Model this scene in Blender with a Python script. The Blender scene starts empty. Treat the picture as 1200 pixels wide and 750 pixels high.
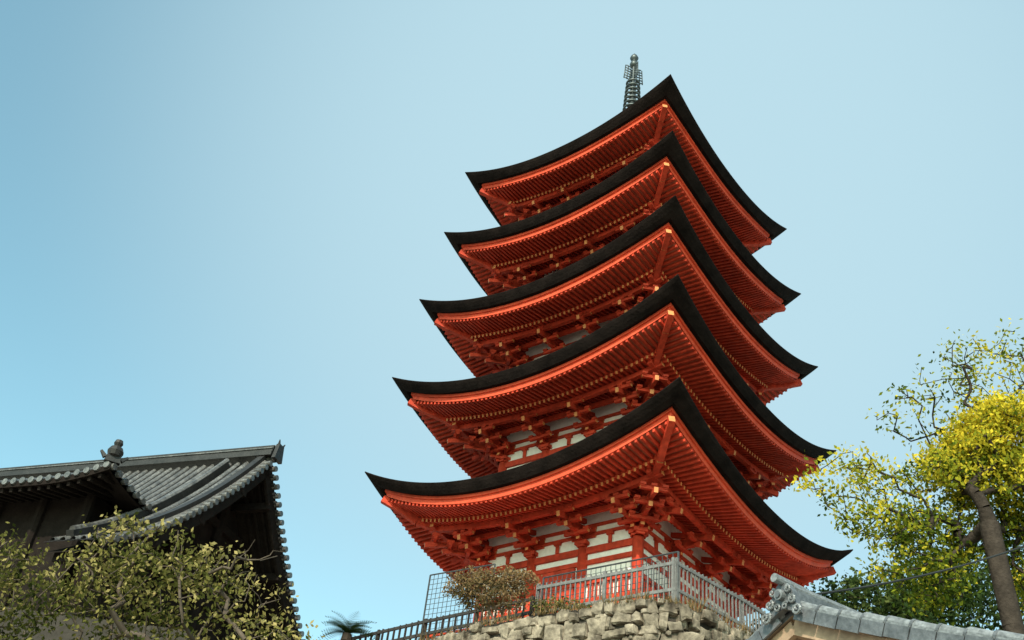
import bpy, math, random
import numpy as np
from mathutils import Vector, Matrix
rng=np.random.default_rng(7); random.seed(7)
V=Vector
scene=bpy.context.scene
GZ=-1.6; TZ=7.95

# ------------------------------------------------------------------ materials
def mat(name,col,rough=0.7,var=0.25,scale=3.0,bump=0.0,bscale=20.0,metal=0.0,spec=0.3,col2=None,bdist=0.03,stain=0.0):
    m=bpy.data.materials.new(name);m.use_nodes=True;n=m.node_tree.nodes;l=m.node_tree.links
    b=n['Principled BSDF'];b.inputs['Roughness'].default_value=rough;b.inputs['Metallic'].default_value=metal
    b.inputs['Specular IOR Level'].default_value=spec
    tc=n.new('ShaderNodeTexCoord')
    nz=n.new('ShaderNodeTexNoise');nz.inputs['Scale'].default_value=scale;nz.inputs['Detail'].default_value=6;nz.inputs['Roughness'].default_value=0.65
    l.new(tc.outputs['Object'],nz.inputs['Vector'])
    r=n.new('ShaderNodeValToRGB');r.color_ramp.elements[0].position=0.3;r.color_ramp.elements[1].position=0.7
    c2=col2 if col2 else tuple(min(1,c*(1+var)) for c in col)
    r.color_ramp.elements[0].color=(*[c*(1-var) for c in col],1);r.color_ramp.elements[1].color=(*c2,1)
    l.new(nz.outputs['Fac'],r.inputs['Fac']);src=r.outputs['Color']
    if stain>0:
        n3=n.new('ShaderNodeTexNoise');n3.inputs['Scale'].default_value=scale*5;n3.inputs['Detail'].default_value=4
        l.new(tc.outputs['Object'],n3.inputs['Vector'])
        mr=n.new('ShaderNodeMapRange');mr.inputs[1].default_value=0.35;mr.inputs[2].default_value=0.65;mr.inputs[3].default_value=1-stain;mr.inputs[4].default_value=1.0
        l.new(n3.outputs['Fac'],mr.inputs[0])
        mx=n.new('ShaderNodeMixRGB');mx.blend_type='MULTIPLY';mx.inputs[0].default_value=1
        l.new(src,mx.inputs[1]);l.new(mr.outputs[0],mx.inputs[2]);src=mx.outputs[0]
    l.new(src,b.inputs['Base Color'])
    if bump>0:
        n2=n.new('ShaderNodeTexNoise');n2.inputs['Scale'].default_value=bscale;n2.inputs['Detail'].default_value=5
        l.new(tc.outputs['Object'],n2.inputs['Vector'])
        bp=n.new('ShaderNodeBump');bp.inputs['Strength'].default_value=bump;bp.inputs['Distance'].default_value=bdist
        l.new(n2.outputs['Fac'],bp.inputs['Height']);l.new(bp.outputs['Normal'],b.inputs['Normal'])
    return m
def leafmat(name,stops,trans=0.45):
    m=bpy.data.materials.new(name);m.use_nodes=True;n=m.node_tree.nodes;l=m.node_tree.links
    n.clear();o=n.new('ShaderNodeOutputMaterial');at=n.new('ShaderNodeAttribute');at.attribute_name='rnd'
    r=n.new('ShaderNodeValToRGB');cr=r.color_ramp
    while len(cr.elements)<len(stops): cr.elements.new(0.5)
    for e,(p,c) in zip(cr.elements,stops): e.position=p;e.color=(*c,1)
    l.new(at.outputs['Fac'],r.inputs['Fac'])
    d=n.new('ShaderNodeBsdfDiffuse');t=n.new('ShaderNodeBsdfTranslucent')
    mx=n.new('ShaderNodeMixShader');mx.inputs[0].default_value=trans
    l.new(r.outputs[0],d.inputs[0]);l.new(r.outputs[0],t.inputs[0]);l.new(d.outputs[0],mx.inputs[1]);l.new(t.outputs[0],mx.inputs[2])
    l.new(mx.outputs[0],o.inputs[0])
    return m
RED=mat('vermilion_paint',(0.53,0.052,0.023),0.65,0.25,1.3,0.15,30,stain=0.30,spec=0.15)
FASC=mat('vermilion_fascia',(0.66,0.082,0.036),0.6,0.18,1.7,stain=0.18,spec=0.15)
DRED=mat('vermilion_soffit_board',(0.46,0.115,0.065),0.8,0.2,2.5,spec=0.1)
YEL=mat('ochre_tip_paint',(0.60,0.22,0.075),0.6,0.2)
WHT=mat('white_plaster',(0.88,0.81,0.74),0.9,0.06,2.0,stain=0.10,spec=0.1)
BARK=mat('cypress_bark',(0.011,0.0075,0.0065),0.95,0.5,2.2,0.6,16,spec=0.05)
BRONZE=mat('aged_bronze',(0.08,0.09,0.09),0.45,0.3,4,metal=0.6)
TILE=mat('dark_roof_tile',(0.027,0.024,0.023),0.5,0.4,2.5,0.25,25,spec=0.3,stain=0.3)
TILEL=mat('weathered_tile',(0.13,0.12,0.112),0.32,0.55,2.5,0.25,25,spec=0.6,stain=0.5)
GTILE=mat('blue_grey_tile',(0.11,0.112,0.12),0.42,0.35,4,0.25,30,spec=0.5,stain=0.35)
GTILEL=mat('pale_grey_tile',(0.20,0.203,0.21),0.42,0.35,5,0.25,30,spec=0.5,stain=0.45)
WOOD=mat('dark_weathered_wood',(0.014,0.010,0.0085),0.9,0.35,3,0.3,20,spec=0.08)
LWOOD=mat('pale_wood',(0.38,0.25,0.165),0.7,0.2,3,stain=0.25)
CREAM=mat('cream_plaster',(0.46,0.35,0.25),0.9,0.12,2,stain=0.2)
STONE=mat('wall_stone',(0.16,0.122,0.09),0.9,0.5,1.6,0.9,12,col2=(0.47,0.38,0.285),stain=0.55,spec=0.12)
MORTAR=mat('dark_earth_joint',(0.04,0.033,0.027),1.0,0.3,5,0.5,10)
SAND=mat('terrace_sand',(0.50,0.44,0.36),1.0,0.10,1.0,0.3,12)
GROUND=mat('gravel_ground',(0.34,0.305,0.255),1.0,0.15,0.6,0.3,12)
BARKT=mat('tree_bark',(0.040,0.030,0.024),0.95,0.4,6,0.8,18,spec=0.1)
TWIG=mat('pale_twig',(0.17,0.13,0.095),0.95,0.3,6)
FENCE=mat('grey_fence_paint',(0.16,0.15,0.145),0.6,0.3,5,stain=0.3)
FDARK=mat('dark_fence_wood',(0.03,0.026,0.025),0.7,0.3,5)
WIRE=mat('wire_mesh',(0.06,0.065,0.07),0.5,0.2,5,metal=0.3)
CABLE=mat('black_cable',(0.02,0.02,0.02),0.6)

# ------------------------------------------------------------------ mesh builder
class MB:
    def __init__(s): s.v=[];s.f=[];s.m=[];s.mats=[]
    def mi(s,m):
        if m not in s.mats: s.mats.append(m)
        return s.mats.index(m)
    def face(s,pts,m):
        i=len(s.v);s.v.extend([tuple(p) for p in pts]);s.f.append(tuple(range(i,i+len(pts))));s.m.append(s.mi(m))
    def box8(s,P,m,endm=None):
        i=len(s.v);s.v.extend([tuple(p) for p in P]);k=s.mi(m);e=s.mi(endm) if endm else k
        for q,mm in (((0,3,2,1),k),((4,5,6,7),e),((0,1,5,4),k),((1,2,6,5),k),((2,3,7,6),k),((3,0,4,7),k)):
            s.f.append(tuple(i+a for a in q));s.m.append(mm)
    def beam(s,p0,p1,w,h,m,endm=None,up=V((0,0,1)),w1=None,h1=None):
        p0=V(p0);p1=V(p1);d=(p1-p0).normalized();sd=d.cross(up)
        if sd.length<1e-4: sd=d.cross(V((0,1,0)))
        sd.normalize();u=sd.cross(d)
        w1=w if w1 is None else w1;h1=h if h1 is None else h1
        P=[]
        for p,ww,hh in ((p0,w,h),(p1,w1,h1)):
            for a,b in ((-1,-1),(1,-1),(1,1),(-1,1)): P.append(p+sd*(a*ww/2)+u*(b*hh/2))
        s.box8(P,m,endm)
    def cyl(s,p0,p1,r0,r1,n,m,cap=True):
        p0=V(p0);p1=V(p1);d=(p1-p0).normalized();a=d.orthogonal().normalized();b=d.cross(a);i=len(s.v);k=s.mi(m)
        for p,r in ((p0,r0),(p1,r1)):
            for j in range(n):
                t=2*math.pi*j/n;s.v.append(tuple(p+a*(r*math.cos(t))+b*(r*math.sin(t))))
        for j in range(n):
            j2=(j+1)%n;s.f.append((i+j,i+j2,i+n+j2,i+n+j));s.m.append(k)
        if cap:
            s.f.append(tuple(i+j for j in range(n))[::-1]);s.m.append(k);s.f.append(tuple(i+n+j for j in range(n)));s.m.append(k)
    def grid(s,rows,m):
        i=len(s.v);nr=len(rows);nc=len(rows[0]);k=s.mi(m)
        for r in rows: s.v.extend([tuple(p) for p in r])
        for a in range(nr-1):
            for b in range(nc-1):
                s.f.append((i+a*nc+b,i+a*nc+b+1,i+(a+1)*nc+b+1,i+(a+1)*nc+b));s.m.append(k)
    def lathe(s,c,prof,n,m):
        rows=[]
        for r,z in prof: rows.append([V((c[0]+r*math.cos(2*math.pi*j/n),c[1]+r*math.sin(2*math.pi*j/n),z)) for j in range(n+1)])
        s.grid(rows,m)
    def tube(s,pts,rs,n,m):
        for a,b,r0,r1 in zip(pts[:-1],pts[1:],rs[:-1],rs[1:]): s.cyl(a,b,r0,r1,n,m,True)
    def build(s,name,parent=None,smooth=False):
        me=bpy.data.meshes.new(name);me.from_pydata(s.v,[],s.f)
        for m in s.mats: me.materials.append(m)
        me.polygons.foreach_set('material_index',s.m)
        if smooth: me.polygons.foreach_set('use_smooth',[True]*len(s.f))
        me.update();o=bpy.data.objects.new(name,me);scene.collection.objects.link(o)
        if parent: o.parent=parent
        return o
def empty(name):
    o=bpy.data.objects.new(name,None);scene.collection.objects.link(o);return o

# ------------------------------------------------------------------ camera
p=math.radians(36.650);r=math.radians(7.266)
F=V((0,math.cos(p),math.sin(p)));R0=V((1,0,0));U0=V((0,-math.sin(p),math.cos(p)))
Rr=R0*math.cos(r)+U0*math.sin(r);Uu=-R0*math.sin(r)+U0*math.cos(r)
cam=bpy.data.cameras.new('camera');co=bpy.data.objects.new('camera',cam);scene.collection.objects.link(co)
co.matrix_world=Matrix(((Rr[0],Uu[0],-F[0],0),(Rr[1],Uu[1],-F[1],0),(Rr[2],Uu[2],-F[2],0),(0,0,0,1)))
cam.sensor_width=36;cam.lens=1224.1/1200*36;cam.clip_end=3000;cam.clip_start=0.05
scene.camera=co

# ------------------------------------------------------------------ pagoda
C=V((3.504,26.771,0));PH=math.radians(-135)+0.0674
A=[5.0,4.848,4.603,4.338,4.1];B=[2.4,2.28,2.1,1.93,1.78];ZT=[13.675,16.912,19.956,22.891,25.773];LIFT=[1.24,1.2,1.15,1.08,1.0]
pag=empty('five_storied_pagoda')
def PP(k,s,q,z):
    a=PH+k*math.pi/2;return V((C.x+math.cos(a)*q-math.sin(a)*s,C.y+math.sin(a)*q+math.cos(a)*s,z))
taus=[math.copysign(abs(t)**0.85,t) for t in np.linspace(-1,1,49)]
for i in range(5):
    a=A[i];b=B[i];lift=LIFT[i];zm=ZT[i]-lift
    bn=B[i+1]-0.05 if i<4 else 0.3
    rise=1.5 if i<4 else 4.2
    ET=lambda t:zm+lift*abs(t)**2.1
    I=lambda t:0.16+0.18*abs(t)**3
    T=lambda t:0.27+0.15*abs(t)**3
    BB=lambda t:ET(t)-T(t)
    IN=0.17
    mb=MB()
    for k in range(4):
        rows=[]
        for x in np.linspace(1,0,10):
            q=a-(a-bn)*x
            rows.append([PP(k,t*q,q,zm+lift*abs(t)**2.1*(1-x)**1.6+rise*x**1.3) for t in taus])
        for fr,fi in ((0.08,0.0),(0.35,0.22),(0.7,0.6),(1.0,1.0)):
            rows.append([PP(k,t*(a-I(t)*fi),a-I(t)*fi,ET(t)-T(t)*fr) for t in taus])
        rows.append([PP(k,t*(a-I(t)-0.5),a-I(t)-0.5,BB(t)+0.0) for t in taus])
        mb.grid(rows,BARK)
    mb.build('bark_roof_%d'%(i+1),pag)
    mb=MB();dk=0.95
    qe=lambda t:a-I(t)-IN
    def zs(s,q,layer):
        t=min(1.0,abs(s)/(a-0.35))
        e=qe(t);d=e-q;g=max(0,min(1.05,(q-b)/(e-b)))**0.8
        base=BB(0)-0.20+(BB(t)-BB(0))*g
        return base+0.2*d if layer==0 else base+0.2*dk-0.11+0.32*(d-dk)
    qk=a-0.16-IN-dk
    for k in range(4):
        mb.grid([[PP(k,t*(qe(t)-o),qe(t)-o,BB(t)-z) for t in taus] for o,z in ((-0.05,-0.02),(-0.05,0.085),(0.0,0.09),(0.0,0.225),(0.14,0.225))],FASC)
        def deck(q0,q1,layer,n):
            rows=[]
            for x in np.linspace(0,1,n):
                row=[]
                for t in taus:
                    qa=q0(t);q=qa+(q1-qa)*x;row.append(PP(k,t*q,q,zs(t*q,q,layer)+0.012))
                rows.append(row)
            mb.grid(rows,DRED)
        deck(lambda t:qe(t)-0.03,qk-0.05,0,5)
        deck(lambda t:qk,b-0.05,1,6)
        mb.grid([[PP(k,t*q,q,zs(t*q,q,z)) for t in taus] for q,z in ((qk+0.05,0),(qk+0.05,1),(qk-0.06,1))],FASC)
        n=int(2*a/0.155);W=0.062;H=0.085
        for j in range(n):
            s=-a+0.1+(2*a-0.2)*(j+0.5)/n
            t=min(1,abs(s)/(a-0.35));qo=qe(t)-0.02
            if abs(s)<qo-0.1:
                qi=max(qk,abs(s))
                mb.beam(PP(k,s,qi,zs(s,qi,0)-H/2),PP(k,s,qo,zs(s,qo,0)-H/2),W,H,RED,RED)
            if abs(s)<qk+0.05:
                qi=max(b,abs(s));qo2=qk+0.11
                if qo2-qi>0.08:
                    qm=(qi+qo2)/2
                    mb.beam(PP(k,s,qi,zs(s,qi,1)-H/2),PP(k,s,qm,zs(s,qm,1)-H/2),W,H,RED)
                    mb.beam(PP(k,s,qm,zs(s,qm,1)-H/2),PP(k,s,qo2,zs(s,qo2,1)-H/2),W,H,RED,YEL)
        prev=None
        for q in np.linspace(b-0.05,a-0.45,7):
            z=zs(q,q,1 if q<qk+0.1 else 0)-0.10
            pt=PP(k,q,q,z)
            if prev is not None: mb.beam(prev,pt,0.15,0.20,RED,YEL)
            prev=pt
        qp=b+1.0;ss=np.linspace(-qp-0.25,qp+0.25,10)
        for j in range(9):
            mb.beam(PP(k,ss[j],qp,zs(ss[j],qp,1)-H-0.08),PP(k,ss[j+1],qp,zs(ss[j+1],qp,1)-H-0.08),0.13,0.14,RED,YEL)
        qp=b+0.5
        mb.beam(PP(k,-qp,qp,zs(0,qp,1)-H-0.2),PP(k,qp,qp,zs(0,qp,1)-H-0.2),0.10,0.12,RED)
    mb.build('eaves_rafters_%d'%(i+1),pag)
    zc=BB(0)-0.84
    zb=TZ+0.75 if i==0 else ZT[i-1]-LIFT[i-1]+1.3
    top=zs(0,b,1)+0.05
    mb=MB();st=MB()
    cols=[-b,-b/3,b/3,b]
    for k in range(4):
        mb.face([PP(k,-b,b,zb),PP(k,b,b,zb),PP(k,b,b,top),PP(k,-b,b,top)],WHT)
        for z,h,o in ((zc-0.10,0.17,0.05),(zc+0.33,0.07,0.05),(zc+0.57,0.07,0.05),(zc-0.42,0.12,0.04),(zb+0.12,0.2,0.07)):
            if z>zb: mb.beam(PP(k,-b-0.03,b+o-0.04,z),PP(k,b+0.03,b+o-0.04,z),0.12,h,RED)
        if i==0:
            for z,h in ((zc-0.95,0.12),(zc-1.45,0.14)): mb.beam(PP(k,-b,b+0.02,z),PP(k,b,b+0.02,z),0.13,h,RED)
            mb.beam(PP(k,-b/3+0.2,b+0.03,(zb+zc-0.45)/2),PP(k,b/3-0.2,b+0.03,(zb+zc-0.45)/2),0.08,zc-0.55-zb,RED)
            for sgn in (-1,1):
                for j in range(11):
                    s=sgn*(b/3+0.25+j*0.11);mb.beam(PP(k,s,b+0.035,zc-1.4),PP(k,s,b+0.035,zc-0.98),0.05,0.05,RED)
        for s in cols[:-1]:
            st.cyl(PP(k,s,b,zb-0.5),PP(k,s,b,zc),0.15,0.14,12,RED)
        for s in (-2*b/3,0,2*b/3):
            mb.beam(PP(k,s,b+0.03,zc+0.0),PP(k,s,b+0.03,zc+0.22),0.09,0.09,RED,up=V((0.3,0.9,0)))
            mb.beam(PP(k,s-0.1,b+0.03,zc+0.26),PP(k,s+0.1,b+0.03,zc+0.26),0.1,0.07,RED)
        def bracket(s,diag):
            def Q(o,lat,z):
                if diag==0: return PP(k,s+lat,b+o,z)
                return PP(k,s+o*1.0-lat*0.7071,b+o*1.0+lat*0.7071,z)
            mb.beam(Q(-0.17,0,zc+0.03),Q(0.17,0,zc+0.03),0.22,0.06,RED)
            mb.beam(Q(-0.19,0,zc+0.11),Q(0.19,0,zc+0.11),0.34,0.10,RED)
            for j in range(3):
                z=zc+0.21+j*0.155;o=0.36*(j+1) if j<2 else 1.02
                mb.beam(Q(-0.1,0,z-0.01),Q(o-0.06,0,z-0.01),0.10,0.10,RED,YEL)
                mb.beam(Q(o-0.22,0,z+0.02),Q(o+0.03,0,z+0.045),0.10,0.05,RED)
                for oo in ([o] if j==2 else [o,0.0]):
                    L=0.36-0.03*(j==2)
                    mb.beam(Q(oo,-L,z+0.075),Q(oo,L,z+0.075),0.09,0.085,RED,YEL)
                    for la in (-L+0.06,0,L-0.06):
                        mb.beam(Q(oo-0.07,la,z+0.145),Q(oo+0.07,la,z+0.145),0.14,0.065,RED)
                        mb.beam(Q(oo-0.05,la,z+0.10),Q(oo+0.05,la,z+0.10),0.10,0.03,RED)
            mb.beam(Q(0.0,0,zc+0.75),Q(1.2,0,zc+0.44),0.10,0.13,RED,YEL)
            mb.beam(Q(0.0,0,zc+0.56),Q(0.85,0,zc+0.33),0.10,0.12,RED,YEL)
        for s in cols: bracket(s,0)
        bracket(b,1)
    mb.build('body_and_brackets_%d'%(i+1),pag);st.build('columns_%d'%(i+1),pag,True)
mb=MB()
for k in range(4):
    q=B[0]+0.95
    mb.beam(PP(k,-q,q-0.5,TZ+0.66+0.003*k),PP(k,q,q-0.5,TZ+0.66+0.003*k),1.0,0.10,RED)
    for s in np.linspace(-q+0.1,q-0.1,6): mb.beam(PP(k,s,q-0.15,TZ-0.1),PP(k,s,q-0.15,TZ+0.6),0.14,0.14,RED,up=V((0.3,0.9,0)))
    for s in np.linspace(-q+0.08,q-0.08,7): mb.beam(PP(k,s,q-0.08,TZ+0.7),PP(k,s,q-0.08,TZ+1.35),0.08,0.08,RED,up=V((0.3,0.9,0)))
    for z in (0.9,1.12,1.36): mb.beam(PP(k,-q-0.15,q-0.08,TZ+z+k*0.003),PP(k,q+0.15,q-0.08,TZ+z+k*0.003),0.06,0.055,RED,YEL)
    mb.face([PP(k,-B[0],B[0]-0.02,TZ),PP(k,B[0],B[0]-0.02,TZ),PP(k,B[0],B[0]-0.02,TZ+0.9),PP(k,-B[0],B[0]-0.02,TZ+0.9)],WHT)
mb.build('veranda',pag)
mb=MB();c=(C.x,C.y)
mb.lathe(c,[(0.5,28.55),(0.5,29.1),(0.42,29.12),(0.42,29.25),(0.3,29.4),(0.36,29.6),(0.12,29.75),(0.07,29.8),(0.055,33.3)],20,BRONZE)
for j in range(9):
    z=29.95+j*0.25;R=0.36-0.012*j
    mb.lathe(c,[(R-0.05,z),(R,z-0.01),(R+0.02,z+0.035),(R,z+0.08),(R-0.05,z+0.07),(R-0.05,z)],20,BRONZE)
    for q in range(6):
        an=q*math.pi/3;mb.beam((c[0],c[1],z+0.035),(c[0]+(R-0.03)*math.cos(an),c[1]+(R-0.03)*math.sin(an),z+0.035),0.03,0.03,BRONZE)
    mb.lathe(c,[(0.055,z-0.05),(0.1,z),(0.1,z+0.07),(0.055,z+0.12)],10,BRONZE)
for q in range(4):
    an=q*math.pi/2+0.3;d=V((math.cos(an),math.sin(an),0))
    for j in range(6):
        z=32.15+j*0.15;mb.beam(V((c[0],c[1],z)),V((c[0],c[1],z+0.06))+d*(0.42-0.02*j),0.025,0.045,BRONZE)
    for rr in (0.16,0.28,0.40): mb.beam(V((c[0],c[1],32.15))+d*rr,V((c[0],c[1],32.95+0.1*(0.4-rr)))+d*(rr-0.05),0.025,0.035,BRONZE)
mb.lathe(c,[(0.0,32.98),(0.13,33.03),(0.17,33.15),(0.13,33.27),(0.06,33.33),(0.06,33.38),(0.13,33.43),(0.17,33.53),(0.12,33.66),(0.03,33.78),(0.0,33.86)],14,BRONZE)
mb.build('bronze_finial',pag,True)

# ------------------------------------------------------------------ ground + terrace + stone wall
mb=MB();mb.face([(-600,-600,GZ),(600,-600,GZ),(600,600,GZ),(-600,600,GZ)],GROUND);mb.build('ground')
wallp=[(-40,26),(-12,24.2),(-6.5,24.2),(-5.4,26.8),(-3.2,26.0),(-1.5,23.6),(0.07,21.7),(1.2,20.6),(2.4,19.7),(3.2,19.15),(3.9,19.1),(4.7,19.6),(5.6,20.4),(9,23.5),(14,27),(40,30)]
poly=wallp+[(40,110),(-40,110)]
mb=MB();mb.face([(x,y,TZ) for x,y in poly],SAND)
for j in range(len(poly)):
    a_=poly[j];b_=poly[(j+1)%len(poly)]
    mb.face([(a_[0],a_[1],GZ),(b_[0],b_[1],GZ),(b_[0],b_[1],TZ),(a_[0],a_[1],TZ)],MORTAR)
mb.build('terrace_ground')
mb=MB()
def stone(c,t,n,w,h,d):
    nu,nv=8,5;rows=[];e=random.uniform(0.35,0.6)
    sp=lambda x:math.copysign(abs(x)**e,x)
    ph=[random.uniform(0,6.28) for _ in range(4)];tilt=random.uniform(-0.22,0.22);fl=random.uniform(-0.25,0.25)
    for iv in range(nv+1):
        la=-math.pi/2+math.pi*iv/nv;row=[]
        for iu in range(nu):
            lo=2*math.pi*iu/nu
            x=sp(math.cos(la))*sp(math.cos(lo));y=sp(math.sin(lo)*math.cos(la)) ;z=sp(math.sin(la))
            k=1+0.12*math.sin(3*lo+ph[0])+0.10*math.sin(2*la*2+ph[1])+0.08*math.sin(5*lo+3*la+ph[2])
            X=x*w/2*k;Z=z*h/2*k;Y=y*d/2*(1+0.5*(k-1))
            X,Z=X+tilt*Z,Z-tilt*X*0.6+fl*X*0.3*(1 if z>0 else -1)*h/w
            row.append(c+t*X+n*Y+V((0,0,Z)))
        row.append(row[0]);rows.append(row)
    mb.grid(rows,STONE)
for j in range(3,len(wallp)-2):
    a_=V((*wallp[j],0));b_=V((*wallp[j+1],0));L=(b_-a_).length;t=(b_-a_)/L;n=V((t.y,-t.x,0))
    z=TZ-0.02
    while z>4.6:
        h=random.uniform(0.20,0.34);x=random.uniform(-0.2,0)
        while x<L:
            w=random.uniform(0.17,0.50);hh=h*random.uniform(0.7,1.25)
            jz=random.uniform(-0.07,0.07)
            stone(a_+t*(x+w/2)+n*random.uniform(-0.05,0.07)+V((0,0,z-h/2+jz)),t,n,w*1.02,hh*1.02,random.uniform(0.26,0.36))
            if random.random()<0.4: stone(a_+t*(x+w+random.uniform(-0.05,0.05))+n*0.08+V((0,0,z-h*random.choice((0,1)))),t,n,random.uniform(0.08,0.16),random.uniform(0.06,0.12),0.2)
            x+=w
        z-=h
mb.build('stone_retaining_wall',None,False)

# ------------------------------------------------------------------ foliage helpers
def np_mesh(name,verts,quads,mat_,rnd=None,parent=None):
    me=bpy.data.meshes.new(name);nv=len(verts);nf=len(quads);k=quads.shape[1]
    me.vertices.add(nv);me.vertices.foreach_set('co',verts.astype(np.float32).ravel())
    me.loops.add(nf*k);me.loops.foreach_set('vertex_index',quads.astype(np.int32).ravel())
    me.polygons.add(nf);me.polygons.foreach_set('loop_start',np.arange(0,nf*k,k,dtype=np.int32))
    if rnd is not None:
        at=me.attributes.new('rnd','FLOAT','POINT');at.data.foreach_set('value',rnd.astype(np.float32))
    me.update(calc_edges=True);me.materials.append(mat_)
    o=bpy.data.objects.new(name,me);scene.collection.objects.link(o)
    if parent: o.parent=parent
    return o
def leaves(centers,n,spread,size,rnd_c,droop=0.0):
    N=len(centers)*n
    c=np.repeat(centers,n,axis=0)+rng.normal(0,1,(N,3))*np.array([spread,spread,spread*0.75])
    r_=np.clip(np.repeat(rnd_c,n)+rng.normal(0,0.16,N),0,1)
    d=rng.normal(0,1,(N,3));d[:,2]-=droop;d/=np.linalg.norm(d,axis=1)[:,None]
    q=rng.normal(0,1,(N,3));s=np.cross(d,q);s/=np.linalg.norm(s,axis=1)[:,None]
    sz=size*rng.uniform(0.6,1.3,N)[:,None]
    v=np.stack([c-d*sz*0.6,c+s*sz*0.32,c+d*sz*0.6,c-s*sz*0.32],1).reshape(-1,3)
    return v,np.repeat(r_,4)
def make_tree(name,base,forkz,blobs,lmat,lsize,trunk_r,bmat=BARKT,twig_r=0.008,trunk_mid=None,droop=0.3):
    e=empty(name);nodes=[np.array(base,float)];par=[-1]
    tm=np.array(trunk_mid,float) if trunk_mid is not None else np.array([base[0],base[1],forkz])
    nseg=6
    for j in range(1,nseg+1):
        f=j/nseg;pt=nodes[0]*(1-f)+tm*f+rng.normal(0,0.05,3)*(j<nseg);nodes.append(pt);par.append(len(nodes)-2)
    tg=[];info=[]
    for (cx,cy,cz,rx,ry,rz,nc,nl,sp,rv) in blobs:
        for _ in range(nc):
            while True:
                u=rng.uniform(-1,1,3)
                if 0.12<u@u<1: break
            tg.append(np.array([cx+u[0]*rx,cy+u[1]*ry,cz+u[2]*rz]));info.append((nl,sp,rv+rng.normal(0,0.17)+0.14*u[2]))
    order=np.argsort([np.linalg.norm(t-tm) for t in tg])
    for o in order:
        t=tg[o];arr=np.array(nodes[nseg:]);d=np.linalg.norm(arr-t,axis=1)+0.15*np.linalg.norm(arr-tm,axis=1)
        k=int(np.argmin(d))+nseg;st=nodes[k];L=np.linalg.norm(t-st);ns=max(1,min(6,int(L/0.25)))
        prev=k;side=rng.normal(0,0.06*L,3)
        for j in range(1,ns+1):
            f=j/ns;pt=st*(1-f)+t*f+np.array([0,0,0.10*L*math.sin(math.pi*f)])+side*math.sin(math.pi*f)+rng.normal(0,0.02,3)*(j<ns)
            nodes.append(pt);par.append(prev);prev=len(nodes)-1
    w=np.zeros(len(nodes))
    for k in range(len(nodes)-1,0,-1):
        if w[k]==0: w[k]=1
        w[par[k]]+=w[k]
    ex=math.log(trunk_r/twig_r)/math.log(w[1])
    rad=twig_r*np.maximum(w,1)**ex
    mb=MB()
    for k in range(1,len(nodes)):
        r0=rad[par[k]] if k<=nseg else min(rad[par[k]],rad[k]*1.25);mb.cyl(nodes[par[k]],nodes[k],r0,rad[k],9 if rad[k]>0.05 else 4,bmat,False)
    mb.build('trunk_and_branches',e,True)
    Vs=[];Rs=[]
    for key in sorted(set((a_,b_) for a_,b_,_ in info)):
        idx=[j for j in range(len(tg)) if info[j][:2]==key]
        if key[0]==0: continue
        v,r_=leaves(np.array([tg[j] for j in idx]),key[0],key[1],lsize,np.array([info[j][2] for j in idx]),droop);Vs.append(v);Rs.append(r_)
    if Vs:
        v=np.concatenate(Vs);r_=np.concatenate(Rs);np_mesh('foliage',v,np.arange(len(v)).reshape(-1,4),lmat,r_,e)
    return e
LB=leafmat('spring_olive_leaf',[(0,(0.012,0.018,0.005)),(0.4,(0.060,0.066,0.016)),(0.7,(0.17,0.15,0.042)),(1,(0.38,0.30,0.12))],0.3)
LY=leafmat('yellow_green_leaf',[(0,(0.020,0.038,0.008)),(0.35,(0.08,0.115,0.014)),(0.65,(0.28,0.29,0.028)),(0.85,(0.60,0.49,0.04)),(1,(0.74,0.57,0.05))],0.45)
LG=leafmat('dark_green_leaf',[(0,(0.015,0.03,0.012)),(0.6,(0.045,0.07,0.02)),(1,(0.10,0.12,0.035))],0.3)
LD=leafmat('dry_leaf',[(0,(0.06,0.058,0.025)),(0.5,(0.16,0.11,0.05)),(1,(0.30,0.18,0.09))],0.3)

BR=mat('maple_twig_bark',(0.095,0.072,0.055),0.95,0.3,6,spec=0.1)
make_tree('maple_tree',(-4.4,15.8,GZ),3.4,[
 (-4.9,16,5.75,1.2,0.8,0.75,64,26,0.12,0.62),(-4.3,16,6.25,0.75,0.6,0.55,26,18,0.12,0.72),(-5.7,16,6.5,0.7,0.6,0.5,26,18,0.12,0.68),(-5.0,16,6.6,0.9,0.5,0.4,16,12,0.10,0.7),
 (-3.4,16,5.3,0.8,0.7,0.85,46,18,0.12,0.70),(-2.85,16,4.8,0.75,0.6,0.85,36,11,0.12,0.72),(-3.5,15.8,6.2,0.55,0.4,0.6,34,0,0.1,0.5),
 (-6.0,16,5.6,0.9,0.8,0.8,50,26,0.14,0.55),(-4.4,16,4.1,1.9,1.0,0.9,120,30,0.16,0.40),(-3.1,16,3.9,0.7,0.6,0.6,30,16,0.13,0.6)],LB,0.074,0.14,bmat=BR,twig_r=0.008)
make_tree('maple_tree',(-8.0,16.5,GZ),3.4,[(-7.5,16.5,5.7,1.0,0.8,0.8,52,26,0.14,0.48),(-8.4,16.5,5.4,1.1,0.8,1.0,64,28,0.15,0.42),(-7.2,16.3,4.5,1.6,1.0,1.0,90,30,0.17,0.32)],LB,0.074,0.14,bmat=BR,twig_r=0.008)
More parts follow.
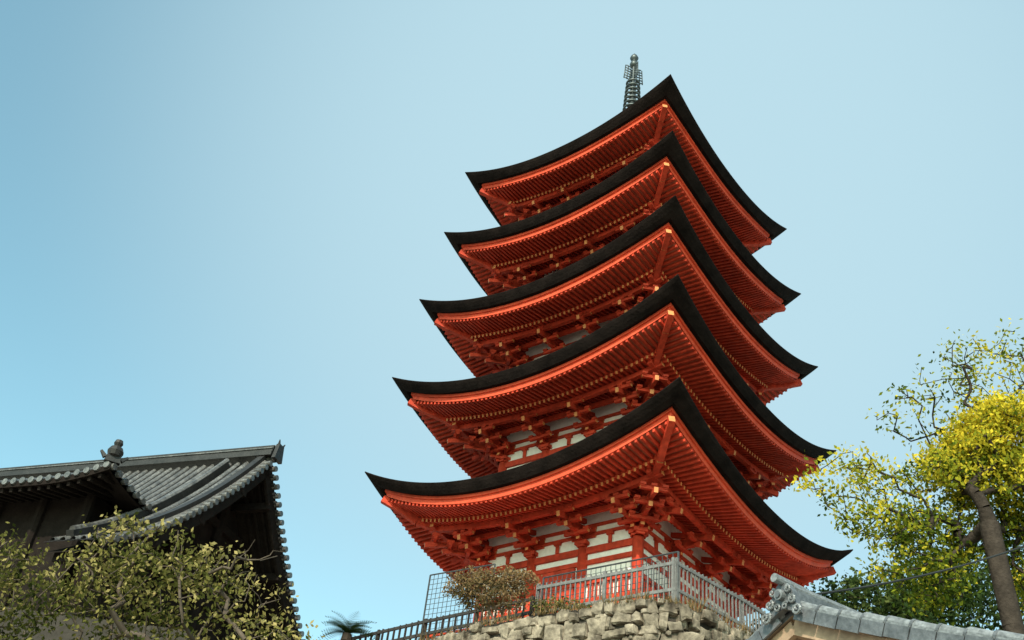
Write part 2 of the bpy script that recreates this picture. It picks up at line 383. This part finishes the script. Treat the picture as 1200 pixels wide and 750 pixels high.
make_tree('camphor_tree',(9.9,17.0,GZ),8.4,[
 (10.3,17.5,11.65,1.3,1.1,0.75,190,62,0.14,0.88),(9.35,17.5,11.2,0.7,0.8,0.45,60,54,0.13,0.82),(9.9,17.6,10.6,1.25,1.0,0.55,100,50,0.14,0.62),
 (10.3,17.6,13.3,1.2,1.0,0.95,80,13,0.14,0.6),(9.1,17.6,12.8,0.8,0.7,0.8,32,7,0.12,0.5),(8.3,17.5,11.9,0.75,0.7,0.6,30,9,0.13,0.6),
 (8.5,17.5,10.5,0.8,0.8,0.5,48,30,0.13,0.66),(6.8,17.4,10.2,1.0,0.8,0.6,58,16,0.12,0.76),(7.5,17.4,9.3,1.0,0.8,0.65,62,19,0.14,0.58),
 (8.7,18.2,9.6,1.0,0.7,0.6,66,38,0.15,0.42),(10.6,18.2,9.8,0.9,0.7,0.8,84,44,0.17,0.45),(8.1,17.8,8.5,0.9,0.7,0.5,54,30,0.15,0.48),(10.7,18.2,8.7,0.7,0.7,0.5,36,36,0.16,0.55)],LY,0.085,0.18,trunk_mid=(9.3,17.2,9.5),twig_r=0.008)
make_tree('evergreen_tree',(12.6,30.5,TZ),10.5,[(12.2,30.5,12.7,2.2,1.5,1.7,180,50,0.3,0.5),(15.4,30.5,13.4,2.6,1.5,2.5,210,50,0.3,0.4),(10.2,31,11.6,1.6,1.5,1.3,100,46,0.3,0.35)],LG,0.15,0.2)
make_tree('dry_shrub',(0.45,22.1,TZ-0.05),8.3,[(0.2,22.1,8.95,0.95,0.4,0.46,220,24,0.07,0.6),(0.8,22.1,9.25,0.5,0.35,0.3,80,16,0.06,0.75)],LD,0.058,0.03,bmat=TWIG,twig_r=0.008)
make_tree('low_shrub',(2.3,20.3,TZ-0.05),8.1,[(1.9,20.5,8.12,0.8,0.3,0.16,80,18,0.07,0.4)],LB,0.05,0.02,bmat=TWIG,twig_r=0.004)
N=3400;Vb=[];Rb=[]
segs=[(V((*wallp[j],0)),V((*wallp[j+1],0))) for j in range(4,13)]
for _ in range(N):
    a_,b_=random.choice(segs);f=random.random();t=(b_-a_).normalized();nn=V((-t.y,t.x,0))
    pb=a_+(b_-a_)*f+nn*random.uniform(-0.18,0.6);cl=0.5+0.5*math.sin(pb.x*3.1+1)*math.sin(pb.x*7.7)
    h=random.uniform(0.08,0.32)*(0.25+cl);w=0.009
    dx=random.uniform(-1,1)*h*0.5;dy=random.uniform(-1,1)*h*0.5;s=V((random.uniform(-1,1),random.uniform(-1,1),0)).normalized()*w
    z0=TZ-0.03;q=[pb-s+V((0,0,z0)),pb+s+V((0,0,z0)),pb+s*0.4+V((dx,dy,z0+h)),pb-s*0.4+V((dx,dy,z0+h))]
    Vb+= [tuple(x) for x in q];Rb+=[random.random()]*4
np_mesh('dry_grass',np.array(Vb),np.arange(len(Vb)).reshape(-1,4),LD,np.array(Rb))
cy=empty('cycad_palm');mb=MB();base=V((-3.15,26.4,TZ));topc=base+V((0,0,1.15))
for j in range(6): mb.cyl(base+V((0,0,j*0.19)),base+V((0,0,(j+1)*0.19)),0.15,0.12,9,BARKT)
mb.build('trunk',cy);Vb=[];Rb=[]
for j in range(40):
    an=random.uniform(0,6.28);el=random.uniform(0.1,1.35);L=random.uniform(0.6,0.8);d=V((math.cos(an),math.sin(an),0))
    for q in range(14):
        f=q/13;pt=topc+d*(L*f*math.cos(el*(1-0.4*f)))+V((0,0,L*f*math.sin(el)-0.35*f*f))
        sd=V((-d.y,d.x,0));ll=0.17*math.sin(math.pi*(0.12+0.85*f))
        for sg in (-1,1):
            tip=pt+sd*sg*ll+d*0.05+V((0,0,0.03));w=d*0.014
            Vb+=[tuple(pt-w),tuple(pt+w),tuple(tip+w*0.3),tuple(tip-w*0.3)];Rb+=[random.uniform(0,0.5)]*4
np_mesh('fronds',np.array(Vb),np.arange(len(Vb)).reshape(-1,4),LG,np.array(Rb),cy)

# ------------------------------------------------------------------ fences
def fence(name,pts,h,m,sp=0.14,rails=(0.15,0.92),pw=0.045,post=1.4,z0=TZ):
    mb=MB()
    for a_,b_ in zip(pts[:-1],pts[1:]):
        a_=V((*a_,z0));b_=V((*b_,z0));L=(b_-a_).length;t=(b_-a_)/L;up=V((t.x,t.y,0))
        for rr in rails: mb.beam(a_+V((0,0,h*rr)),b_+V((0,0,h*rr)),0.05,0.07,m)
        n=int(L/sp)
        for j in range(n+1): 
            q=a_+t*(j*L/n);mb.beam(q-V((0,0,0.05)),q+V((0,0,h+random.uniform(-0.015,0.015))),pw,pw*0.6,m,up=up)
        n=max(1,int(L/post))
        for j in range(n+1):
            q=a_+t*(j*L/n)+V((-t.y,t.x,0))*0.05;mb.beam(q-V((0,0,0.1)),q+V((0,0,h*1.03)),0.07,0.07,m,up=up)
    return mb.build(name)
fence('picket_fence',[(1.35,22.8),(4.08,20.5),(5.9,22.0),(9.5,25.5)],1.58,FENCE,0.13,(0.58,0.95),0.038)
fence('wooden_railing',[(-3.6,27.6),(-1.2,25.2),(1.25,22.9)],1.32,FDARK,0.20,(0.5,0.72,0.96),0.05)
def mesh_panel(name,a_,b_,z0,z1,sp=0.13):
    mb=MB();a_=V((*a_,0));b_=V((*b_,0));L=(b_-a_).length;t=(b_-a_)/L
    n=int(L/sp)
    for j in range(n+1):
        q=a_+t*(j*L/n);r_=0.024 if j in (0,n) else 0.008;mb.cyl(q+V((0,0,z0)),q+V((0,0,z1)),r_,r_,5,WIRE)
    n=int((z1-z0)/sp)
    for j in range(n+1):
        z=z0+(z1-z0)*j/n;r_=0.02 if j in (0,n) else 0.007;mb.cyl(a_+V((0,0,z)),b_+V((0,0,z)),r_,r_,5,WIRE)
    return mb.build(name)
mesh_panel('wire_mesh_fence',(-1.25,25.6),(0.35,24.4),TZ,10.6)
mesh_panel('wire_mesh_fence',(1.5,23.1),(4.2,20.8),TZ,9.85)

# ------------------------------------------------------------------ left temple hall
hall=empty('temple_hall')
G=V((-6.6,28,14.55));E=V((-0.923,0.385,0)).normalized();Nn=V((-0.385,-0.923,0)).normalized()
def drop(t):
    t=abs(t);return 1.33*t-0.07*t*t
def HP(w,t,dz=0): return G+E*w+Nn*t+V((0,0,-drop(t)+dz))
mb=MB();TF=5.3;TB=-6.6;Wd=16;WS=1.9;TF2=3.0
ts=list(np.linspace(TB,TF,30));tsb=[t for t in np.linspace(TB,TF2,24)]
for tl,wa,wb in ((ts,0,WS),(tsb,WS,Wd)):
    mb.grid([[HP(w,t) for t in tl] for w in (wa,wb)],TILE)
    mb.grid([[HP(w,t,-0.28) for t in tl] for w in (wa+0.02,wb)],WOOD)
mb.build('roof_slabs',hall)
mb=MB()
for j in range(int(Wd/0.3)):
    w=0.12+j*0.3
    for side in (1,-1):
        tt=np.linspace(0.15,(TF if w<WS else TF2) if side>0 else -TB,14)
        rows=[]
        for t in tt:
            rows.append([HP(w+0.085*math.cos(a_),side*t,0.02+0.09*math.sin(a_)) for a_ in np.linspace(0,math.pi,6)])
        mb.grid(rows,TILEL)
mb.build('round_tiles',hall,True)
mb=MB()
for side in (1,-1):
    T_=TF if side>0 else -TB;tt=np.linspace(0,T_,16)
    for x0,x1 in zip(tt[:-1],tt[1:]):
        mb.beam(HP(0.06,side*x0,-0.32),HP(0.06,side*x1,-0.32),0.09,0.36,WOOD)
        mb.beam(HP(0.22,side*x0,0.16),HP(0.22,side*x1,0.16),0.22,0.16,TILE)
    s=0.0
    while s<T_:
        dr=1.33-0.14*s;step=0.27/math.sqrt(1+dr*dr)
        mb.cyl(HP(-0.16,side*s,-0.02),HP(0.25,side*s,-0.02),0.085,0.085,10,TILEL)
        mb.cyl(HP(-0.06,side*(s+step/2),-0.10),HP(0.2,side*(s+step/2),-0.10),0.06,0.06,8,TILE)
        s+=step
    tt=np.linspace(0.3,T_*0.97,10)
    for x0,x1 in zip(tt[:-1],tt[1:]):
        mb.beam(HP(1.3,side*x0,0.12),HP(1.3,side*x1,0.12),0.22,0.26,TILE)
        mb.cyl(HP(1.3,side*x0,0.28),HP(1.3,side*x1,0.28),0.09,0.09,8,TILEL)
for k_,(w_,h_) in enumerate(((0.46,0.12),(0.40,0.10),(0.46,0.03),(0.34,0.10))):
    z=0.05+[0,0.12,0.22,0.25][k_];mb.beam(G+V((0,0,z+h_/2))-E*0.1,G+E*Wd+V((0,0,z+h_/2)),w_,h_,TILE if k_!=2 else TILEL)
mb.cyl(G-E*0.12+V((0,0,0.40)),G+E*Wd+V((0,0,0.40)),0.09,0.09,10,TILEL)
mb.beam(G-E*0.2+V((0,0,-0.05)),G-E*0.2+V((0,0,0.46)),0.44,0.12,TILE,up=E,w1=0.25)
for sg in (-1,1): mb.beam(G-E*0.2+Nn*0.08*sg+V((0,0,0.4)),G-E*0.24+Nn*0.16*sg+V((0,0,0.58)),0.08,0.08,TILE,up=E,w1=0.02,h1=0.02)
for t in np.linspace(TB+0.4,TF-0.3,9): mb.beam(HP(0.0,t,-0.48),HP(1.6,t,-0.48),0.2,0.22,WOOD)
for w in (0.35,0.6,0.85):
    for side in (1,-1):
        T_=TF if side>0 else -TB;tt=np.linspace(0,T_,9)
        for x0,x1 in zip(tt[:-1],tt[1:]): mb.beam(HP(w,side*x0,-0.34),HP(w,side*x1,-0.34),0.08,0.1,WOOD)
mb.build('verge_and_ridge',hall)
mb=MB();ts2=list(np.linspace(-5.4,3.4,20));w0=1.3
zf=TZ
mb.grid([[HP(w0,t,-0.3) for t in ts2],[V((HP(w0,t).x,HP(w0,t).y,zf)) for t in ts2]],WOOD)
for t in (-5.4,3.4):
    mb.face([HP(w0,t,-0.3),HP(Wd,t,-0.3),V((HP(Wd,t).x,HP(Wd,t).y,zf)),V((HP(w0,t).x,HP(w0,t).y,zf))],WOOD)
for t in np.linspace(-5.4,3.4,6):
    q=HP(w0-0.06,t,-0.3);mb.cyl(V((q.x,q.y,zf)),q,0.16,0.16,8,WOOD)
for z in (9.3,10.3,11.3,12.5):
    lim=max([t for t in np.linspace(0,5,60) if G.z-drop(t)-0.4>z]+[0.3])
    mb.beam(G+E*(w0-0.08)+Nn*min(lim,3.4)+V((0,0,z-G.z)),G+E*(w0-0.08)-Nn*lim+V((0,0,z-G.z)),0.14,0.22,WOOD)
mb.build('walls',hall)
mb=MB();P0=V((-9.55,24.0,11.5));M=-Nn
def LP(w,d,z): return P0+E*w+M*d+V((0,0,z))
LL=13;DD=3.0
lf=lambda x:0.30*max(0,1-x/2.2)**2
for w in np.arange(0.1,LL,0.28):
    rows=[[LP(w+0.08*math.cos(a_),d,lf(w)+0.5*d+0.07*math.sin(a_)) for a_ in np.linspace(0,math.pi,6)] for d in np.linspace(-0.02,min(DD,w+0.02) if w<DD else DD,6)]
    mb.grid(rows,TILEL)
    mb.cyl(LP(w,-0.06,lf(w)-0.01),LP(w,0.05,lf(w)-0.01),0.09,0.09,10,TILEL)
ws=np.linspace(0,LL,40)
mb.grid([[LP(max(w,d),d,lf(w)+0.5*d) for w in ws] for d in (0,0.8,1.6,DD)],TILE)
mb.grid([[LP(max(w,d),d,lf(w)-0.16+0.3*d) for w in ws] for d in (0,0.8,1.6,DD)],WOOD)
mb.grid([[LP(w,0,lf(w)) for w in ws],[LP(w,0,lf(w)-0.16) for w in ws]],WOOD)
for d in np.arange(0.1,DD,0.28):
    mb.cyl(LP(-0.06,d,lf(d)-0.01),LP(0.05,d,lf(d)-0.01),0.09,0.09,10,TILEL)
ds=np.linspace(0,5,20)
mb.grid([[LP(w,max(w,d),lf(d)+0.5*w) for d in ds] for w in (0,0.8,1.6,DD)],TILE)
mb.grid([[LP(w,max(w,d),lf(d)-0.16+0.3*w) for d in ds] for w in (0,0.8,1.6,DD)],WOOD)
xs=np.linspace(0.1,DD,8)
for x0,x1 in zip(xs[:-1],xs[1:]):
    mb.beam(LP(x0,x0,lf(x0)+0.5*x0+0.12),LP(x1,x1,lf(x1)+0.5*x1+0.12),0.26,0.26,TILE)
    mb.cyl(LP(x0,x0,lf(x0)+0.5*x0+0.27),LP(x1,x1,lf(x1)+0.5*x1+0.27),0.09,0.09,8,TILEL)
for w in np.arange(0.3,LL,0.3): mb.beam(LP(w,0.08,lf(w)-0.2),LP(w,1.6,lf(w)*0.3+0.2),0.09,0.11,WOOD)
mb.beam(LP(1.3,1.3,-1.6),LP(LL,1.3,-1.6),0.3,3.6,WOOD);mb.beam(LP(1.45,1.45,-1.6),LP(1.45,5,-1.6),0.3,3.5,WOOD)
for w in np.arange(1.3,LL,1.5): mb.cyl(LP(w,1.1,-3.5),LP(w,1.1,0.1),0.14,0.14,8,WOOD)
q=LP(0.05,0.05,lf(0)+0.06);dd=(E+M).normalized()
mb.beam(q,q+V((0,0,0.42)),0.40,0.16,TILE,up=dd,w1=0.26)
mb.lathe((q.x,q.y),[(0.0,q.z+0.1),(0.17,q.z+0.18),(0.21,q.z+0.30),(0.15,q.z+0.42),(0.08,q.z+0.46),(0.12,q.z+0.54),(0.09,q.z+0.63),(0.0,q.z+0.66)],10,TILE)
sd=V((-dd.y,dd.x,0))
for sg in (-1,1):
    mb.beam(q+sd*0.2*sg+V((0,0,0.1)),q+sd*0.34*sg+V((0,0,0.24)),0.1,0.12,TILE,up=dd,w1=0.05,h1=0.07)
mb.build('lower_hip_roof',hall)

# ------------------------------------------------------------------ tiled gate house bottom right
gate=empty('tiled_gatehouse')
Pk=V((2.86,9.0,3.83));g=V((0.5,-0.866,0));h=V((0.866,0.5,0));S=0.44
def GP(w,t,dz=0): return Pk+h*w+g*t+V((0,0,-S*abs(t)+0.02*t*t+dz))
mb=MB();TT=3.2;WW=5.0
ts=list(np.linspace(-TT,TT,17))
mb.grid([[GP(w,t) for t in ts] for w in (0,WW)],GTILE)
mb.grid([[GP(w,t,-0.05) for t in ts] for w in (0.0,WW)],LWOOD)
mb.grid([[GP(0,t) for t in ts],[GP(0,t,-0.05) for t in ts]],GTILE)
for j in range(20):
    w=0.3+j*0.24
    for side in (1,-1):
        mb.grid([[GP(w+0.06*math.cos(a_),side*t,0.01+0.06*math.sin(a_)) for a_ in np.linspace(0,math.pi,6)] for t in np.linspace(0.05,TT,8)],GTILEL)
mb.build('roof_slabs',gate,True)
mb=MB()
for side in (1,-1):
    t=0.10
    while t<TT:
        t1=t+0.235;jz=random.uniform(-0.007,0.007)
        mb.cyl(GP(0.02,side*t,0.055+jz),GP(0.02,side*t1,0.045+jz),0.058,0.052,12,GTILEL)
        mb.cyl(GP(0.02,side*(t1-0.022),0.05+jz),GP(0.02,side*(t1+0.004),0.049+jz),0.064,0.064,12,GTILE)
        mb.beam(GP(-0.065,side*t,-0.03+jz),GP(-0.065,side*(t1-0.014),-0.035+jz),0.022,0.11,GTILE)
        mb.beam(GP(-0.035,side*(t+0.02),0.035+jz),GP(-0.035,side*(t1-0.014),0.03+jz),0.06,0.02,GTILEL)
        t=t1
    tt=np.linspace(0,TT,9)
    for x0,x1 in zip(tt[:-1],tt[1:]):
        mb.beam(GP(0.03,side*x0,-0.155),GP(0.03,side*x1,-0.155),0.05,0.13,LWOOD)
        mb.beam(GP(0.30,side*x0,-0.10),GP(0.30,side*x1,-0.10),0.06,0.08,LWOOD)
for t in np.linspace(-TT+0.2,TT-0.2,9): mb.beam(GP(0.07,t,-0.16),GP(WW,t,-0.16),0.09,0.12,LWOOD)
mb.beam(Pk+V((0,0,0.08))-h*0.02,Pk+h*WW+V((0,0,0.08)),0.2,0.16,GTILE);mb.cyl(Pk+V((0,0,0.2)),Pk+h*WW+V((0,0,0.2)),0.06,0.06,8,GTILEL)
q=Pk-h*0.08
pf=[(-0.20,-0.10),(-0.15,0.02),(-0.12,0.13),(-0.06,0.21),(0,0.24),(0.06,0.21),(0.12,0.13),(0.15,0.02),(0.20,-0.10),(0,-0.02)]
mb.face([q+g*x+V((0,0,z))-h*0.035 for x,z in pf],GTILE);mb.face([q+g*x+V((0,0,z))+h*0.035 for x,z in pf[::-1]],GTILE)
for (x0,z0),(x1,z1) in zip(pf,pf[1:]+pf[:1]):
    mb.face([q+g*x0+V((0,0,z0))-h*0.035,q+g*x1+V((0,0,z1))-h*0.035,q+g*x1+V((0,0,z1))+h*0.035,q+g*x0+V((0,0,z0))+h*0.035],GTILE)
def scroll(cx,cz,R,sg,turns=1.4,th=0.016,a0=0):
    pts=[];rs=[]
    for j in range(18):
        f=j/17;an=a0+f*turns*6.283;rr=R*(1-0.8*f)
        pts.append(q+g*(sg*(cx+rr*math.cos(an)))+V((0,0,cz+rr*math.sin(an)))-h*(0.05+0.02*f));rs.append(th*(1-0.3*f))
    mb.tube(pts,rs,6,GTILEL)
for sg in (-1,1):
    scroll(0.19,-0.07,0.055,sg,a0=2.4);scroll(0.14,0.04,0.045,sg,a0=2.0);scroll(0.095,0.145,0.04,sg,a0=1.6,th=0.014);scroll(0.05,-0.01,0.04,sg,a0=0.5,th=0.012)
mb.cyl(q-h*0.09+V((0,0,0.10)),q+h*0.05+V((0,0,0.11)),0.05,0.05,14,GTILEL);mb.cyl(q-h*0.10+V((0,0,0.10)),q-h*0.09+V((0,0,0.10)),0.03,0.03,10,GTILE)
mb.cyl(q-h*0.13+V((0,0,0.25)),q+h*0.25+V((0,0,0.23)),0.042,0.042,12,GTILEL)
mb.build('verge_tiles_and_ridge_end',gate,False)
mb=MB();w0=0.42
mb.grid([[GP(w0,t,-0.15) for t in np.linspace(-2.7,2.7,9)],[V((GP(w0,t).x,GP(w0,t).y,GZ)) for t in np.linspace(-2.7,2.7,9)]],CREAM)
for t in (-2.7,2.7): mb.face([GP(w0,t,-0.15),GP(WW-0.4,t,-0.15),V((*GP(WW-0.4,t).xy,GZ)),V((*GP(w0,t).xy,GZ))],CREAM)
for t in (-2.7,-0.9,0.9,2.7): qq=GP(w0-0.03,t,-0.2);mb.beam(V((qq.x,qq.y,GZ)),qq,0.14,0.14,LWOOD,up=g)
for z,l_ in ((3.3,0.7),(2.7,2.7)): mb.beam(V((*GP(w0-0.03,-l_).xy,z)),V((*GP(w0-0.03,l_).xy,z)),0.12,0.16,LWOOD)
mb.build('walls',gate)
mb=MB();a_=V((3.0,9.3,4.1));b_=V((8.6,11.6,7.3));prev=a_
for j in range(1,25):
    f=j/24;pt=a_*(1-f)+b_*f-V((0,0,0.25*4*f*(1-f)));mb.cyl(prev,pt,0.011,0.011,5,CABLE,False);prev=pt
mb.build('overhead_cable')
mb=MB();mb.cyl((8.6,11.6,GZ),(8.6,11.6,8.0),0.15,0.11,14,FENCE);mb.beam((8.0,11.6,7.35),(9.2,11.6,7.35),0.08,0.1,FDARK);mb.build('utility_pole',None,True)

# ------------------------------------------------------------------ light
el=math.radians(37);sd=V((-0.36*math.cos(el),-0.933*math.cos(el),math.sin(el)))
sun=bpy.data.lights.new('sun','SUN');sun.energy=5.0;sun.angle=math.radians(0.5);sun.color=(1,0.91,0.79)
so=bpy.data.objects.new('sun',sun);scene.collection.objects.link(so);so.rotation_euler=sd.to_track_quat('Z','Y').to_euler()
w=bpy.data.worlds.new('World');scene.world=w;w.use_nodes=True;n=w.node_tree.nodes;l=w.node_tree.links
sky=n.new('ShaderNodeTexSky');sky.sky_type='NISHITA';sky.sun_disc=False;sky.sun_elevation=el;sky.sun_rotation=math.atan2(sd.x,sd.y)%(2*math.pi)
sky.air_density=1.0;sky.dust_density=2.0;sky.ozone_density=1.0
hs=n.new('ShaderNodeHueSaturation');hs.inputs['Saturation'].default_value=0.85
mu=n.new('ShaderNodeMixRGB');mu.blend_type='MULTIPLY';mu.inputs[0].default_value=1;mu.inputs[2].default_value=(1.45,2.08,1.76,1)
tc=n.new('ShaderNodeTexCoord');dt=n.new('ShaderNodeVectorMath');dt.operation='DOT_PRODUCT';dt.inputs[1].default_value=(0.15,0.70,0.70)
mr=n.new('ShaderNodeMapRange');mr.interpolation_type='SMOOTHSTEP';mr.inputs[1].default_value=0.80;mr.inputs[2].default_value=1.0;mr.inputs[4].default_value=0.92
hz=n.new('ShaderNodeMixRGB');hz.inputs[2].default_value=(3.55,5.1,5.75,1)
l.new(sky.outputs[0],hs.inputs['Color']);l.new(hs.outputs[0],mu.inputs[1]);l.new(mu.outputs[0],hz.inputs[1])
l.new(tc.outputs['Generated'],dt.inputs[0]);l.new(dt.outputs['Value'],mr.inputs[0]);l.new(mr.outputs[0],hz.inputs[0])
l.new(hz.outputs[0],n['Background'].inputs[0]);n['Background'].inputs[1].default_value=0.15
scene.view_settings.view_transform='Standard';scene.view_settings.look='None';scene.view_settings.exposure=0
